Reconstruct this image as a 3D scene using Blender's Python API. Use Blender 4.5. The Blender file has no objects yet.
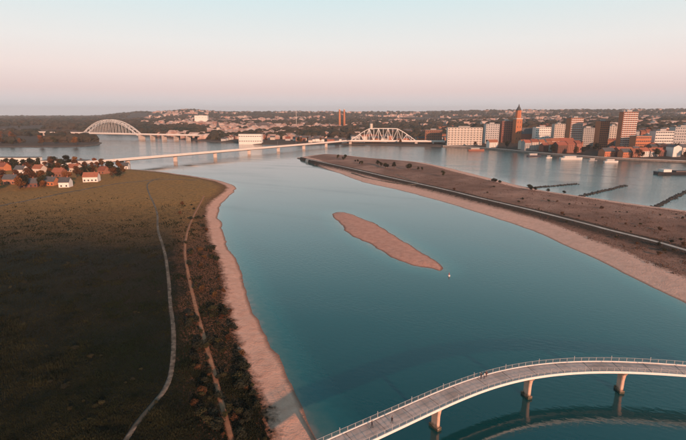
import bpy, bmesh, math, random
import numpy as np
from mathutils import Vector, Matrix
R = math.radians
random.seed(7); rng = np.random.default_rng(7)
scene = bpy.context.scene
COL = scene.collection

# ------------------------------------------------------------------ camera, sky, sun, exposure
F_PX, CX, CY, CAM_H = 455.0, 343.0, 220.0, 70.0
PITCH = math.atan((CY - 113.5) / F_PX)
cd = bpy.data.cameras.new('camera'); cam = bpy.data.objects.new('camera', cd); COL.objects.link(cam)
cam.location = (0, 0, CAM_H); cam.rotation_euler = (math.pi/2 - PITCH, 0, 0)
cd.sensor_width = 36; cd.lens = F_PX / 686 * 36; cd.clip_start = 1; cd.clip_end = 60000
scene.camera = cam
SUN_EL, SUN_AZ = R(14), R(154)          # azimuth from +Y clockwise: behind the camera, to the right
world = bpy.data.worlds.new('World'); scene.world = world; world.use_nodes = True
wn, wl = world.node_tree.nodes, world.node_tree.links
bg = wn['Background']
sky = wn.new('ShaderNodeTexSky'); sky.sky_type = 'NISHITA'; sky.sun_disc = False
sky.sun_elevation = SUN_EL; sky.sun_rotation = SUN_AZ; sky.dust_density = 2.0
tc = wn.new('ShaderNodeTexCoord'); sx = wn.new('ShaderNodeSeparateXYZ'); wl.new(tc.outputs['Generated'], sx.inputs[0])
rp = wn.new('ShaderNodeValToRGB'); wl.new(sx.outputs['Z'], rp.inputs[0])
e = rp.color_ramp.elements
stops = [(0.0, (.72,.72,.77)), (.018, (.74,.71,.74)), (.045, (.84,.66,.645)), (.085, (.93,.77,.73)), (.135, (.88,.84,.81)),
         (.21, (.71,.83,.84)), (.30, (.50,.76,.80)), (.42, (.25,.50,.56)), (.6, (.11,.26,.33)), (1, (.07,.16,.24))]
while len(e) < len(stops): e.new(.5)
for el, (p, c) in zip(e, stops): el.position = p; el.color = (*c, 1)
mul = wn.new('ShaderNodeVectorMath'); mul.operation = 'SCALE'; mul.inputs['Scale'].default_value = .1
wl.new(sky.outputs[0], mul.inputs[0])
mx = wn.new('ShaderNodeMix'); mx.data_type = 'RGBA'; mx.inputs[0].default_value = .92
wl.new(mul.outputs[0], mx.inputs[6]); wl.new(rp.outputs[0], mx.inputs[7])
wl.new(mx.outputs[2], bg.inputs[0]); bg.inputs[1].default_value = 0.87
sd = bpy.data.lights.new('sun', 'SUN'); sd.energy = 4.6; sd.angle = R(.8); sd.color = (1, .52, .33)
sun = bpy.data.objects.new('sun', sd); COL.objects.link(sun)
sv = Vector((math.sin(SUN_AZ)*math.cos(SUN_EL), math.cos(SUN_AZ)*math.cos(SUN_EL), math.sin(SUN_EL)))
sun.rotation_euler = (-sv).to_track_quat('-Z', 'Y').to_euler()
scene.view_settings.view_transform = 'Standard'; scene.view_settings.look = 'None'
scene.view_settings.exposure = 0.28; scene.view_settings.gamma = 1

# ------------------------------------------------------------------ helpers
def px(x, y, z=0.0):
    """photo pixel -> point at height z"""
    u, v = (x-CX)/F_PX, (y-CY)/F_PX
    dy = math.cos(PITCH) - v*math.sin(PITCH); dz = -math.sin(PITCH) - v*math.cos(PITCH)
    t = (z-CAM_H)/dz
    return (u*t, dy*t)
def z_at(y, dist):
    """height that shows at picture row y when standing at forward distance dist"""
    a = PITCH + math.atan((y-CY)/F_PX)
    return CAM_H - dist*math.tan(a)
def tag(o, label=None, cat=None, group=None, kind=None):
    if label: o['label'] = label
    if cat: o['category'] = cat
    if group: o['group'] = group
    if kind: o['kind'] = kind
    return o
def add(name, data, parent=None, loc=None, rz=0, scale=None):
    o = bpy.data.objects.new(name, data); COL.objects.link(o)
    if parent: o.parent = parent
    if loc is not None: o.location = loc
    if rz: o.rotation_euler = (0, 0, rz)
    if scale is not None: o.scale = scale
    return o
def empty(name, loc=(0,0,0), rz=0, **k):
    o = add(name, None, None, loc, rz); o.empty_display_size = .2
    return tag(o, **k)
class MB:
    def __init__(s): s.v, s.f = [], []
    def quad_box(s, pts):
        b = len(s.v); s.v += [tuple(p) for p in pts]
        s.f += [tuple(b+i for i in q) for q in ((3,2,1,0),(4,5,6,7),(0,1,5,4),(1,2,6,5),(2,3,7,6),(3,0,4,7))]
        return s
    def box(s, x0, x1, y0, y1, z0, z1):
        return s.quad_box([(x0,y0,z0),(x1,y0,z0),(x1,y1,z0),(x0,y1,z0),(x0,y0,z1),(x1,y0,z1),(x1,y1,z1),(x0,y1,z1)])
    def bar(s, p, q, w, h=None):
        h = h or w; p, q = Vector(p), Vector(q); d = (q-p).normalized()
        up = Vector((0,0,1)) if abs(d.z) < .95 else Vector((1,0,0))
        a = d.cross(up).normalized()*w/2; b = a.cross(d).normalized()*h/2
        return s.quad_box([p-a-b, p+a-b, p+a+b, p-a+b, q-a-b, q+a-b, q+a+b, q-a+b])
    def tube(s, p, q, r0, r1, n=7):
        p, q = Vector(p), Vector(q); d = (q-p).normalized()
        up = Vector((0,0,1)) if abs(d.z) < .95 else Vector((1,0,0))
        a = d.cross(up).normalized(); b = a.cross(d); k = len(s.v)
        for c, r in ((p, r0), (q, r1)):
            for i in range(n):
                t = 2*math.pi*i/n; s.v.append(tuple(c + a*math.cos(t)*r + b*math.sin(t)*r))
        for i in range(n): s.f.append((k+i, k+(i+1)%n, k+n+(i+1)%n, k+n+i))
        s.f += [tuple(k+n+i for i in range(n)), tuple(k+n-1-i for i in range(n))]
        return s
    def gable(s, w, d, z0, z1):
        k = len(s.v); w, d = w/2, d/2
        s.v += [(-w,-d,z0),(w,-d,z0),(w,d,z0),(-w,d,z0),(-w,0,z1),(w,0,z1)]
        s.f += [(k+a for a in q) for q in ()] + [tuple(k+a for a in q) for q in ((0,1,5,4),(2,3,4,5),(0,4,3),(1,2,5),(3,2,1,0))]
        return s
    def sweep(s, path, prof, closed=True):
        """path: list of (pos, side vector); prof: list of (offset, z)"""
        k = len(s.v); n = len(prof)
        for c, sd_ in path:
            for o_, z in prof: s.v.append((c[0]+sd_[0]*o_, c[1]+sd_[1]*o_, c[2]+z))
        for i in range(len(path)-1):
            for j in range(n if closed else n-1):
                a, b = k+i*n+j, k+i*n+(j+1)%n
                s.f.append((a, b, b+n, a+n))
        if closed: s.f += [tuple(k+j for j in range(n-1,-1,-1)), tuple(k+(len(path)-1)*n+j for j in range(n))]
        return s
    def data(s, name, mat, smooth=False):
        m = bpy.data.meshes.new(name); m.from_pydata(s.v, [], s.f)
        if mat: m.materials.append(mat)
        if smooth:
            for p in m.polygons: p.use_smooth = True
        return m
    def build(s, name, mat, parent=None, smooth=False, **k):
        return add(name, s.data(name, mat, smooth), parent, **k)

def mat(name, c1, c2=None, scale=.2, rough=.85, bump=0, detail=5, coords='pos', rand=0, c3=None, spec=.3, dist=.2, metallic=0):
    m = bpy.data.materials.new(name); m.use_nodes = True
    n, l = m.node_tree.nodes, m.node_tree.links; b = n['Principled BSDF']
    b.inputs['Roughness'].default_value = rough; b.inputs['Specular IOR Level'].default_value = spec
    b.inputs['Metallic'].default_value = metallic
    b.inputs['Base Color'].default_value = (*c1, 1)
    if coords == 'pos': co = n.new('ShaderNodeNewGeometry').outputs['Position']
    else: co = n.new('ShaderNodeTexCoord').outputs['Object']
    out = None
    if c2:
        nz = n.new('ShaderNodeTexNoise'); nz.inputs['Scale'].default_value = scale; nz.inputs['Detail'].default_value = detail
        nz.inputs['Roughness'].default_value = .65; l.new(co, nz.inputs['Vector'])
        cr = n.new('ShaderNodeValToRGB'); l.new(nz.outputs[0], cr.inputs[0]); cr.color_ramp.elements[0].position = .34; cr.color_ramp.elements[1].position = .66
        cr.color_ramp.elements[0].color = (*c1, 1); cr.color_ramp.elements[1].color = (*c2, 1); out = cr.outputs[0]
        if c3:
            n3 = n.new('ShaderNodeTexNoise'); n3.inputs['Scale'].default_value = scale*.13; n3.inputs['Detail'].default_value = 4; l.new(co, n3.inputs['Vector'])
            c = n.new('ShaderNodeMapRange'); l.new(n3.outputs[0], c.inputs[0]); c.inputs[1].default_value = .48; c.inputs[2].default_value = .64
            x = n.new('ShaderNodeMix'); x.data_type = 'RGBA'; l.new(c.outputs[0], x.inputs[0]); l.new(out, x.inputs[6]); x.inputs[7].default_value = (*c3, 1); out = x.outputs[2]
        if bump:
            bp = n.new('ShaderNodeBump'); bp.inputs['Strength'].default_value = bump; bp.inputs['Distance'].default_value = dist
            l.new(nz.outputs[0], bp.inputs['Height']); l.new(bp.outputs[0], b.inputs['Normal'])
    if rand:
        oi = n.new('ShaderNodeObjectInfo'); hs = n.new('ShaderNodeHueSaturation')
        mr = n.new('ShaderNodeMapRange'); l.new(oi.outputs['Random'], mr.inputs[0]); mr.inputs[3].default_value = 1-rand; mr.inputs[4].default_value = 1+rand
        l.new(mr.outputs[0], hs.inputs['Value'])
        m2 = n.new('ShaderNodeMapRange'); ml = n.new('ShaderNodeMath'); ml.operation = 'MULTIPLY'; ml.inputs[1].default_value = 7.31
        fr = n.new('ShaderNodeMath'); fr.operation = 'FRACT'; l.new(oi.outputs['Random'], ml.inputs[0]); l.new(ml.outputs[0], fr.inputs[0]); l.new(fr.outputs[0], m2.inputs[0])
        m2.inputs[3].default_value = .5-rand*.05; m2.inputs[4].default_value = .5+rand*.05; l.new(m2.outputs[0], hs.inputs['Hue'])
        if out: l.new(out, hs.inputs['Color'])
        else: hs.inputs['Color'].default_value = (*c1, 1)
        out = hs.outputs[0]
    if out: l.new(out, b.inputs['Base Color'])
    return m

# ------------------------------------------------------------------ numpy terrain tools
def vnoise(x, y, s, seed=0):
    x = x/s + seed*17.3; y = y/s + seed*9.1
    xi, yi = np.floor(x), np.floor(y); fx, fy = x-xi, y-yi
    fx, fy = fx*fx*(3-2*fx), fy*fy*(3-2*fy)
    def h(a, b):
        t = np.sin(a*127.1 + b*311.7 + seed*74.7)*43758.5453
        return t - np.floor(t)
    return (h(xi,yi)*(1-fx)+h(xi+1,yi)*fx)*(1-fy) + (h(xi,yi+1)*(1-fx)+h(xi+1,yi+1)*fx)*fy
def fbm(x, y, s, seed=0, o=4): return sum(vnoise(x, y, s/2**i, seed+i)*.5**i for i in range(o)) / sum(.5**i for i in range(o)) - .5
def sdf(P, poly):
    """signed distance, positive inside"""
    x, y = P; d = np.full(x.shape, 1e12); ins = np.zeros(x.shape, bool)
    n = len(poly)
    for i in range(n):
        (ax, ay), (bx, by) = poly[i], poly[(i+1) % n]
        ex, ey = bx-ax, by-ay; L = ex*ex+ey*ey + 1e-9
        t = np.clip(((x-ax)*ex+(y-ay)*ey)/L, 0, 1)
        d = np.minimum(d, (x-ax-t*ex)**2+(y-ay-t*ey)**2)
        c = ((ay > y) != (by > y)); den = np.where(abs(by-ay) < 1e-9, 1e-9, by-ay)
        ins ^= c & (x < (bx-ax)*(y-ay)/den+ax)
    d = np.sqrt(d); return np.where(ins, d, -d)
def smooth_poly(pts, k=2):
    for _ in range(k):
        o = []
        for i in range(len(pts)-1):
            a, b = pts[i], pts[i+1]
            o += [(a[0]*.75+b[0]*.25, a[1]*.75+b[1]*.25), (a[0]*.25+b[0]*.75, a[1]*.25+b[1]*.75)]
        pts = [pts[0]] + o + [pts[-1]]
    return pts
ss = lambda a, b, t: (lambda q: q*q*(3-2*q))(np.clip((t-a)/(b-a), 0, 1))

flood_edge = smooth_poly([px(*p) for p in [(356,500),(320,440),(300,408),(283,378),(268,345),(255,310),(243,280),(231,255),(222,232),(217,214),(222,200),(238,190),(232,184),(212,179),(190,176),(165,172),(140,170),(118,168),(95,165),(60,162),(0,158),(-120,156)]])
FLOOD = flood_edge + [(-4000, 800), (-4000, -300), (40, -300), (30, 20)]
near_edge = smooth_poly([px(*p) for p in [(306,161),(318,166),(335,172),(352,178),(368,184),(400,190),(464,208),(528,228),(560,242),(592,257),(624,272),(656,288),(686,303),(760,345)]])
back_edge = smooth_poly([px(*p) for p in [(790,228),(686,210),(640,205),(600,199),(560,193),(530,188),(500,181),(470,173),(440,166),(420,162),(395,160),(370,158),(345,155),(320,154),(296,158)]])
ISLAND = near_edge + [(260, 60), (600, 120)] + back_edge
BAR = smooth_poly([px(*p) for p in [(333,214),(338,211.5),(348,213),(375,224),(405,241),(424,253),(431,259),(438,263),(443,268),(440,271.5),(435,269),(430,268),(416,267),(395,259),(366,243),(342,229),(333,214)]], 2)
city_edge = smooth_poly([px(*p) for p in [(-160,147),(40,147.5),(96,146.5),(104,142),(70,137),(20,134.5),(-160,133.5)]], 1) + smooth_poly([px(*p) for p in [(-160,131.5),(40,132),(110,133.5),(160,137),(210,142),(262,145),(300,145),(345,144.5),(400,146),(440,147),(470,148),(500,150.5),(530,153.5),(560,156),(600,159),(640,161),(686,163),(800,168)]])
CITY = city_edge + [(4000, 600), (30000, 800), (30000, 30000), (-30000, 30000), (-30000, 900)]

road_px = [(296,156.5),(320,161.5),(336,165),(352,168.5),(384,176),(416,183),(448,190),(480,198),(528,209),(544,213),(592,225),(608,229.5),(656,241),(686,250),(780,276)]
def line_d(P, pts):
    x, y = P; d = np.full(x.shape, 1e12)
    for (ax, ay), (bx, by) in zip(pts, pts[1:]):
        ex, ey = bx-ax, by-ay; t = np.clip(((x-ax)*ex+(y-ay)*ey)/(ex*ex+ey*ey+1e-9), 0, 1)
        d = np.minimum(d, (x-ax-t*ex)**2+(y-ay-t*ey)**2)
    return np.sqrt(d)
ROAD = smooth_poly([px(x, y, 4.2) for x, y in road_px])
def under(d): return np.maximum(d*.12, -3)
def h_flood(x, y, full=False):
    d = sdf((x, y), FLOOD) + fbm(x, y, 9, 3)*3.0 + fbm(x, y, 45, 5)*5
    h = np.where(d < 0, under(d), np.minimum(d, 9)*.13 + ss(9, 26, d)*1.3 + ss(10, 30, d)*(fbm(x, y, 30, 1)*1.6 + fbm(x, y, 4, 2)*.5))
    return (h, d) if full else h
def h_island(x, y, full=False):
    d = sdf((x, y), ISLAND) + fbm(x, y, 12, 6)*2.5 + fbm(x, y, 60, 8)*5
    r = line_d((x, y), ROAD)
    h = np.where(d < 0, under(d), np.minimum(d, 12)*.13 + ss(10, 26, d)*.9 + ss(10, 30, d)*fbm(x, y, 25, 4)*1.2)
    h = np.where(d > 0, np.maximum(h, 0) + ss(14, 3.0, r)*(4.1-np.clip(h, 0, 4)), h)
    return (h, d) if full else h
def h_bar(x, y, full=False):
    d = sdf((x, y), BAR) + fbm(x, y, 8, 9)*3 + fbm(x, y, 24, 10)*5
    h = np.where(d < 0, under(d), np.minimum(d*.12, .8) + fbm(x, y, 5, 2)*.1)
    return (h, d) if full else h
def h_city(x, y, full=False):
    d = sdf((x, y), CITY) + fbm(x, y, 40, 11)*8
    r = np.hypot(x, y); az = x/np.maximum(y, 1)*F_PX/math.cos(PITCH) + CX
    h = np.where(d < 0, under(d), np.minimum(d, 10)*.35)
    hill = ss(20, 500, d)*20*ss(410, 520, az) + ss(1500, 2600, r)*12
    ridge = ss(3200, 5600, r)*(ss(150, 200, az)*60 + ss(88, 140, az)*ss(230, 160, az)*54)*(1 + fbm(x, y, 900, 12)*.35)
    h = np.where(d > 0, h + hill + np.where(r > 3000, ridge, 0) + fbm(x, y, 300, 13)*4*ss(100, 400, d), h)
    return (h, d) if full else h
HF = {'flood': h_flood, 'island': h_island, 'bar': h_bar, 'city': h_city}
def gz(x, y, k): return float(HF[k](np.array([x]), np.array([y]))[0])

def land(name, fn, m, r0, r1, ratio, dth, th0, th1):
    n = int(math.log(r1/r0)/math.log(ratio)); rs = r0*ratio**np.arange(n+1)
    th = np.radians(np.arange(th0, th1+dth/2, dth)); T, Rr = np.meshgrid(th, rs)
    X, Y = Rr*np.sin(T), Rr*np.cos(T); Z, D = fn(X.ravel(), Y.ravel(), True)
    k = len(th); keep = Z > -1.0
    idx = np.arange(len(Z)).reshape(len(rs), k)
    q = np.stack([idx[:-1,:-1], idx[:-1,1:], idx[1:,1:], idx[1:,:-1]], -1).reshape(-1, 4)
    q = q[keep[q].any(1)]
    used = np.unique(q); re = np.full(len(Z), -1); re[used] = np.arange(len(used)); q = re[q][:, ::-1]
    V = np.stack([X.ravel(), Y.ravel(), Z], -1)[used]
    me = bpy.data.meshes.new(name); me.vertices.add(len(V)); me.vertices.foreach_set('co', V.ravel())
    me.loops.add(q.size); me.loops.foreach_set('vertex_index', q.ravel().astype(np.int32))
    me.polygons.add(len(q)); me.polygons.foreach_set('loop_start', np.arange(0, q.size, 4, dtype=np.int32))
    a = me.attributes.new('shore', 'FLOAT', 'POINT'); a.data.foreach_set('value', D[used].astype(np.float32))
    if name == 'river_island':
        a = me.attributes.new('road', 'FLOAT', 'POINT'); a.data.foreach_set('value', line_d((V[:,0], V[:,1]), ROAD).astype(np.float32))
    if name == 'river_water':
        rv = [px(*p) for p in [(-200,157),(118,166),(306,158),(420,163),(560,194),(700,215),(900,244)]] + [(5000, 400), (5000, 9000), (-9000, 9000)]
        a = me.attributes.new('flow', 'FLOAT', 'POINT'); a.data.foreach_set('value', ss(-30, 60, sdf((V[:,0], V[:,1]), rv)).astype(np.float32))
    me.update(calc_edges=True); me.validate(); me.materials.append(m); me.shade_smooth()
    return tag(add(name, me), kind='structure')

def land_mat(name, sand, sand2, rough_, grass, grass2, grass3, w0, w1, w2, meadow=None, bank=False):
    """wet edge -> sand -> rough dry growth -> grass, by distance from the waterline"""
    m = bpy.data.materials.new(name); m.use_nodes = True
    n, l = m.node_tree.nodes, m.node_tree.links; b = n['Principled BSDF']; b.inputs['Roughness'].default_value = .95; b.inputs['Specular IOR Level'].default_value = .15
    at = n.new('ShaderNodeAttribute'); at.attribute_name = 'shore'; pos = n.new('ShaderNodeNewGeometry').outputs['Position']
    def noise(s, d=6, r=.65):
        z = n.new('ShaderNodeTexNoise'); z.inputs['Scale'].default_value = s; z.inputs['Detail'].default_value = d; z.inputs['Roughness'].default_value = r; l.new(pos, z.inputs['Vector']); return z.outputs[0]
    def mr(v, a, b_, o0=0, o1=1):
        z = n.new('ShaderNodeMapRange'); l.new(v, z.inputs[0]); z.inputs[1].default_value = a; z.inputs[2].default_value = b_; z.inputs[3].default_value = o0; z.inputs[4].default_value = o1; return z.outputs[0]
    def mix(f, a, c):
        z = n.new('ShaderNodeMix'); z.data_type = 'RGBA'; l.new(f, z.inputs[0])
        for s_, i in ((a, 6), (c, 7)):
            if isinstance(s_, tuple): z.inputs[i].default_value = (*s_, 1)
            else: l.new(s_, z.inputs[i])
        return z.outputs[2]
    def madd(a, c, k):
        z = n.new('ShaderNodeMath'); z.operation = 'MULTIPLY_ADD'; l.new(c, z.inputs[0]); z.inputs[1].default_value = k; l.new(a, z.inputs[2]); return z.outputs[0]
    n1, n2, n3 = noise(.35), noise(.06), noise(.014, 5)
    fine = noise(1.4, 4, .7)
    sd_ = mix(mr(n1, .3, .7), sand, sand2)
    wet = mix(mr(at.outputs['Fac'], .2, 1.6), tuple(c*.45 for c in sand2), sd_)
    gr = mix(mr(n2, .38, .62), grass, grass2); gr = mix(mr(n3, .47, .62), gr, grass3)
    gr = mix(mr(fine, .35, .75), gr, mix(mr(fine, .3, .8), grass, grass2))
    dd = madd(at.outputs['Fac'], n1, 7.0); dd2 = madd(at.outputs['Fac'], n2, 22.0)
    c = mix(mr(dd, w0+3, w0+6), wet, mix(mr(fine, .4, .62), rough_, grass))
    c = mix(mr(dd2, w1+9, w1+16), c, gr)
    if meadow:
        sp = n.new('ShaderNodeSeparateXYZ'); l.new(pos, sp.inputs[0])
        yy = madd(sp.outputs['Y'], n2, 60.0)
        f = mr(yy, meadow[0]+20, meadow[1]+40)
        c = mix(f, c, mix(mr(at.outputs['Fac'], 6, 18), c, mix(mr(n1, .3, .7), meadow[2], meadow[3])))
    if bank:
        ra = n.new('ShaderNodeAttribute'); ra.attribute_name = 'road'
        c = mix(mr(madd(ra.outputs['Fac'], n1, 9.0), 12, 17), mix(mr(fine, .35, .65), (.030,.026,.020), (.085,.05,.035)), c)
    l.new(c, b.inputs['Base Color'])
    bp = n.new('ShaderNodeBump'); bp.inputs['Strength'].default_value = .8; bp.inputs['Distance'].default_value = .35; l.new(madd(n1, fine, .6), bp.inputs['Height']); l.new(bp.outputs[0], b.inputs['Normal'])
    return m

M = {}
M['flood'] = land_mat('floodplain', (.80,.46,.345), (.66,.34,.245), (.26,.10,.05), (.005,.009,.0055), (.012,.0145,.009), (.026,.0145,.009), 7, 24, 0, meadow=(225, 345, (.44,.215,.065), (.17,.10,.035)))
M['island'] = land_mat('island_ground', (.80,.49,.385), (.64,.37,.285), (.40,.20,.14), (.17,.09,.065), (.30,.16,.115), (.50,.29,.22), 17, 24, 0, bank=True)
M['bar'] = land_mat('sandbar_sand', (.70,.37,.28), (.53,.26,.195), (.55,.30,.225), (.55,.32,.25), (.6,.36,.28), (.55,.32,.25), 60, 90, 0)
M['city'] = land_mat('city_ground', (.20,.15,.12), (.16,.12,.1), (.10,.075,.055), (.075,.055,.042), (.11,.07,.052), (.095,.06,.045), 4, 10, 0)
land('floodplain', h_flood, M['flood'], 22, 1500, 1.011, .2, -66, 24)
land('river_island', h_island, M['island'], 90, 1200, 1.009, .16, -8, 66)
land('sandbar', h_bar, M['bar'], 180, 420, 1.006, .07, -6, 16)
land('far_bank', h_city, M['city'], 480, 16000, 1.012, .2, -66, 66)

# water
def water_mat():
    m = bpy.data.materials.new('river_water'); m.use_nodes = True; n, l = m.node_tree.nodes, m.node_tree.links; b = n['Principled BSDF']
    b.inputs['IOR'].default_value = 1.75
    pos = n.new('ShaderNodeNewGeometry').outputs['Position']
    def noise(scale, sx_, sy_, d=4, dis=0):
        mp = n.new('ShaderNodeMapping'); mp.vector_type = 'TEXTURE'; mp.inputs['Scale'].default_value = (sx_, sy_, 1); mp.inputs['Rotation'].default_value = (0, 0, R(-26)); l.new(pos, mp.inputs[0])
        a = n.new('ShaderNodeTexNoise'); a.inputs['Scale'].default_value = scale; a.inputs['Detail'].default_value = d; a.inputs['Distortion'].default_value = dis; l.new(mp.outputs[0], a.inputs['Vector']); return a.outputs[0]
    def mr(v, a, c, o0, o1):
        z = n.new('ShaderNodeMapRange'); l.new(v, z.inputs[0])
        for k, q in zip((1,2,3,4), (a, c, o0, o1)): z.inputs[k].default_value = q
        return z.outputs[0]
    wind = noise(.016, 2.6, 1, 4, 1.6); lines = noise(.05, 9, 1, 3, .6)
    ad = n.new('ShaderNodeMath'); ad.operation = 'ADD'; l.new(mr(wind, .42, .62, .03, .11), ad.inputs[0]); l.new(mr(lines, .5, .7, 0, .07), ad.inputs[1]); l.new(ad.outputs[0], b.inputs['Roughness'])
    at_ = n.new('ShaderNodeAttribute'); at_.attribute_name = 'shore'
    sh = n.new('ShaderNodeMath'); sh.operation = 'MULTIPLY_ADD'; l.new(noise(.3, 1, 1), sh.inputs[0]); sh.inputs[1].default_value = -7; l.new(at_.outputs['Fac'], sh.inputs[2])
    cr = n.new('ShaderNodeValToRGB'); l.new(mr(sh.outputs[0], -5.5, 9, 0, 1), cr.inputs[0]); e = cr.color_ramp.elements
    e[0].color = (.20,.16,.13,1); e[1].color = (.0005,.056,.063,1); q = e.new(.25); q.color = (.05,.12,.11,1); q = e.new(.55); q.color = (.008,.095,.10,1)
    l.new(cr.outputs[0], b.inputs['Base Color'])
    fl = n.new('ShaderNodeAttribute'); fl.attribute_name = 'flow'      # the wide river runs choppy, the inlet lies calm
    st = n.new('ShaderNodeMath'); st.operation = 'MULTIPLY_ADD'; l.new(fl.outputs['Fac'], st.inputs[0]); st.inputs[1].default_value = .75; l.new(mr(wind, .35, .65, .05, .26), st.inputs[2])
    bp = n.new('ShaderNodeBump'); bp.inputs['Distance'].default_value = .26; l.new(st.outputs[0], bp.inputs['Strength']); l.new(noise(.9, 2, 1), bp.inputs['Height']); l.new(bp.outputs[0], b.inputs['Normal'])
    return m
def h_water(x, y, full=False):
    d = -np.maximum.reduce([sdf((x, y), p) for p in (FLOOD, ISLAND, BAR, CITY)]); return (np.zeros_like(x), d) if full else np.zeros_like(x)
wo = land('river_water', h_water, water_mat(), 8, 2600, 1.016, .4, -75, 75)

# ------------------------------------------------------------------ paths and roads
PATHS = []
def ribbon(name, pts, width, key, m, lift=.06, kerb=None):
    if key == 'flood': PATHS.append([tuple(p[:2]) for p in pts])
    pts = [Vector((p[0], p[1])) for p in pts]; out = []
    for a, b in zip(pts, pts[1:]):
        k = max(1, int((b-a).length/2.5)); out += [a.lerp(b, i/k) for i in range(k)]
    out.append(pts[-1]); v, f = [], []
    P = np.array([tuple(p) for p in out]); N = []
    for i in range(len(out)):
        t = (out[min(i+1, len(out)-1)] - out[max(i-1, 0)]).normalized(); N.append((t.y, -t.x))
    N = np.array(N); wv = width*(1 + .22*fbm(P[:,0], P[:,1], 14, 21))
    offs = (-.5, -.17, .17, .5)
    G = [HF[key](P[:,0]+N[:,0]*wv*o, P[:,1]+N[:,1]*wv*o) for o in offs]
    zz = np.max(G, 0) + lift
    for i in range(len(out)):
        for j, o in enumerate(offs): v.append((P[i,0]+N[i,0]*wv[i]*o, P[i,1]+N[i,1]*wv[i]*o, zz[i] + (.0 if abs(o) < .3 else -.03)))
        v += [(P[i,0]+N[i,0]*wv[i]*.62, P[i,1]+N[i,1]*wv[i]*.62, G[3][i]-.4), (P[i,0]-N[i,0]*wv[i]*.62, P[i,1]-N[i,1]*wv[i]*.62, G[0][i]-.4)]
    for i in range(len(out)-1):
        a, b = i*6, i*6+6
        for s_, t_ in ((5,0),(0,1),(1,2),(2,3),(3,4)): f.append((a+s_, a+t_, b+t_, b+s_)[::-1])
    q = MB(); q.v, q.f = v, f
    return tag(q.build(name, m, smooth=True), kind='structure')
M['path'] = mat('gravel_path', (.035,.03,.02), (.27,.21,.165), .7, .95, .4, c3=(.09,.07,.05))
M['conc_road'] = mat('concrete_road', (.36,.31,.275), (.66,.59,.53), .35, .85, .2, c3=(.42,.36,.32))
M['asphalt'] = mat('asphalt', (.10,.09,.085), (.15,.135,.125), .3, .9, .1)
ribbon('path', smooth_poly([px(x, y, 2.5) for x, y in [(120,448),(138,421),(152,405),(166,389),(172,370),(174,345),(173,322),(170,304),(169,280),(165,252),(157,229),(158,212),(149,194),(146,184),(158,178),(176,177)]]), 1.25, 'flood', M['path'])
ribbon('path', smooth_poly([px(x, y, 2.5) for x, y in [(-30,214),(0,206),(40,198),(80,190),(120,183),(160,179),(196,180)]]), 3.0, 'flood', M['path'])
ribbon('path', smooth_poly([px(x, y, 2) for x, y in [(232,441),(222,405),(214,372),(204,338),(195,305),(188,275),(184,250),(188,228),(196,210),(204,196)]]), 1.1, 'flood', mat('sandy_track', (.46,.21,.115), (.24,.11,.06), .6, .95, .4))
ribbon('road', ROAD[2:], 2.6, 'island', M['conc_road'], lift=.10)
ribbon('path', smooth_poly([px(x, y, 3) for x, y in [(352,172),(372,178),(404,184),(420,186),(412,180),(396,174)]]), 2.2, 'island', M['path'])

# ------------------------------------------------------------------ foreground curved footbridge
DZ = 7.0
cl = [(300,463),(320,453),(352,439),(384,425),(416,410.5),(448,394.5),(480,380.5),(512,372.5),(544,367.6),(576,365.5),(610,365),(640,366.5),(686,369.5),(730,373),(790,380)]
CL = [Vector((*px(x, y, DZ), DZ)) for x, y in cl]
for _ in range(3):                       # relax, then smooth
    CL = [CL[0]] + [CL[i]*.6+(CL[i-1]+CL[i+1])*.2 for i in range(1, len(CL)-1)] + [CL[-1]]
CL = [Vector((x, y, DZ)) for x, y in smooth_poly([(p.x, p.y) for p in CL], 4)]
seg = [0]
for a, b in zip(CL, CL[1:]): seg.append(seg[-1]+(b-a).length)
LEN = seg[-1]
def on_bridge(s):
    s = min(max(s, 0), LEN-.001); i = max(0, np.searchsorted(seg, s)-1); i = min(i, len(CL)-2)
    t = (s-seg[i])/max(seg[i+1]-seg[i], 1e-6); c = CL[i].lerp(CL[i+1], t)
    j0, j1 = max(i-6, 0), min(i+7, len(CL)-1); d = (CL[j1]-CL[j0]).normalized()
    return c, d, Vector((d.y, -d.x, 0))           # right-hand side = towards the camera
def near_s(x, y):
    p = Vector((*px(x, y, DZ), DZ)); return min(np.linspace(0, LEN, 600), key=lambda s: (on_bridge(s)[0]-p).length)
W = 2.35
path = [(on_bridge(s)[0], on_bridge(s)[2]) for s in np.linspace(0, LEN, 150)]
fb = empty('footbridge', (0,0,0), label='curved pale concrete footbridge on slim piers over the dark near water', cat='bridge')
M['deck'] = mat('deck_concrete', (.50,.38,.335), (.63,.49,.44), 1.3, .85, .15, c3=(.40,.30,.26))
M['conc'] = mat('far_concrete', (.42,.36,.33), (.55,.48,.44), .8, .85, .15, c3=(.34,.28,.25))
M['pier'] = mat('pier_concrete', (.56,.34,.25), (.68,.43,.33), .8, .85, .15, c3=(.40,.28,.23))
_n, _l = M['pier'].node_tree.nodes, M['pier'].node_tree.links; _b = _n['Principled BSDF']; _src = _b.inputs['Base Color'].links[0].from_socket
_g = _n.new('ShaderNodeNewGeometry'); _z = _n.new('ShaderNodeSeparateXYZ'); _l.new(_g.outputs['Position'], _z.inputs[0])
_w = _n.new('ShaderNodeTexNoise'); _w.inputs['Scale'].default_value = 1.1; _l.new(_g.outputs['Position'], _w.inputs['Vector'])
_a = _n.new('ShaderNodeMath'); _a.operation = 'MULTIPLY_ADD'; _l.new(_w.outputs[0], _a.inputs[0]); _a.inputs[1].default_value = -1.6; _l.new(_z.outputs[2], _a.inputs[2])
_m = _n.new('ShaderNodeMapRange'); _l.new(_a.outputs[0], _m.inputs[0]); _m.inputs[1].default_value = -.3; _m.inputs[2].default_value = .6
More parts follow.
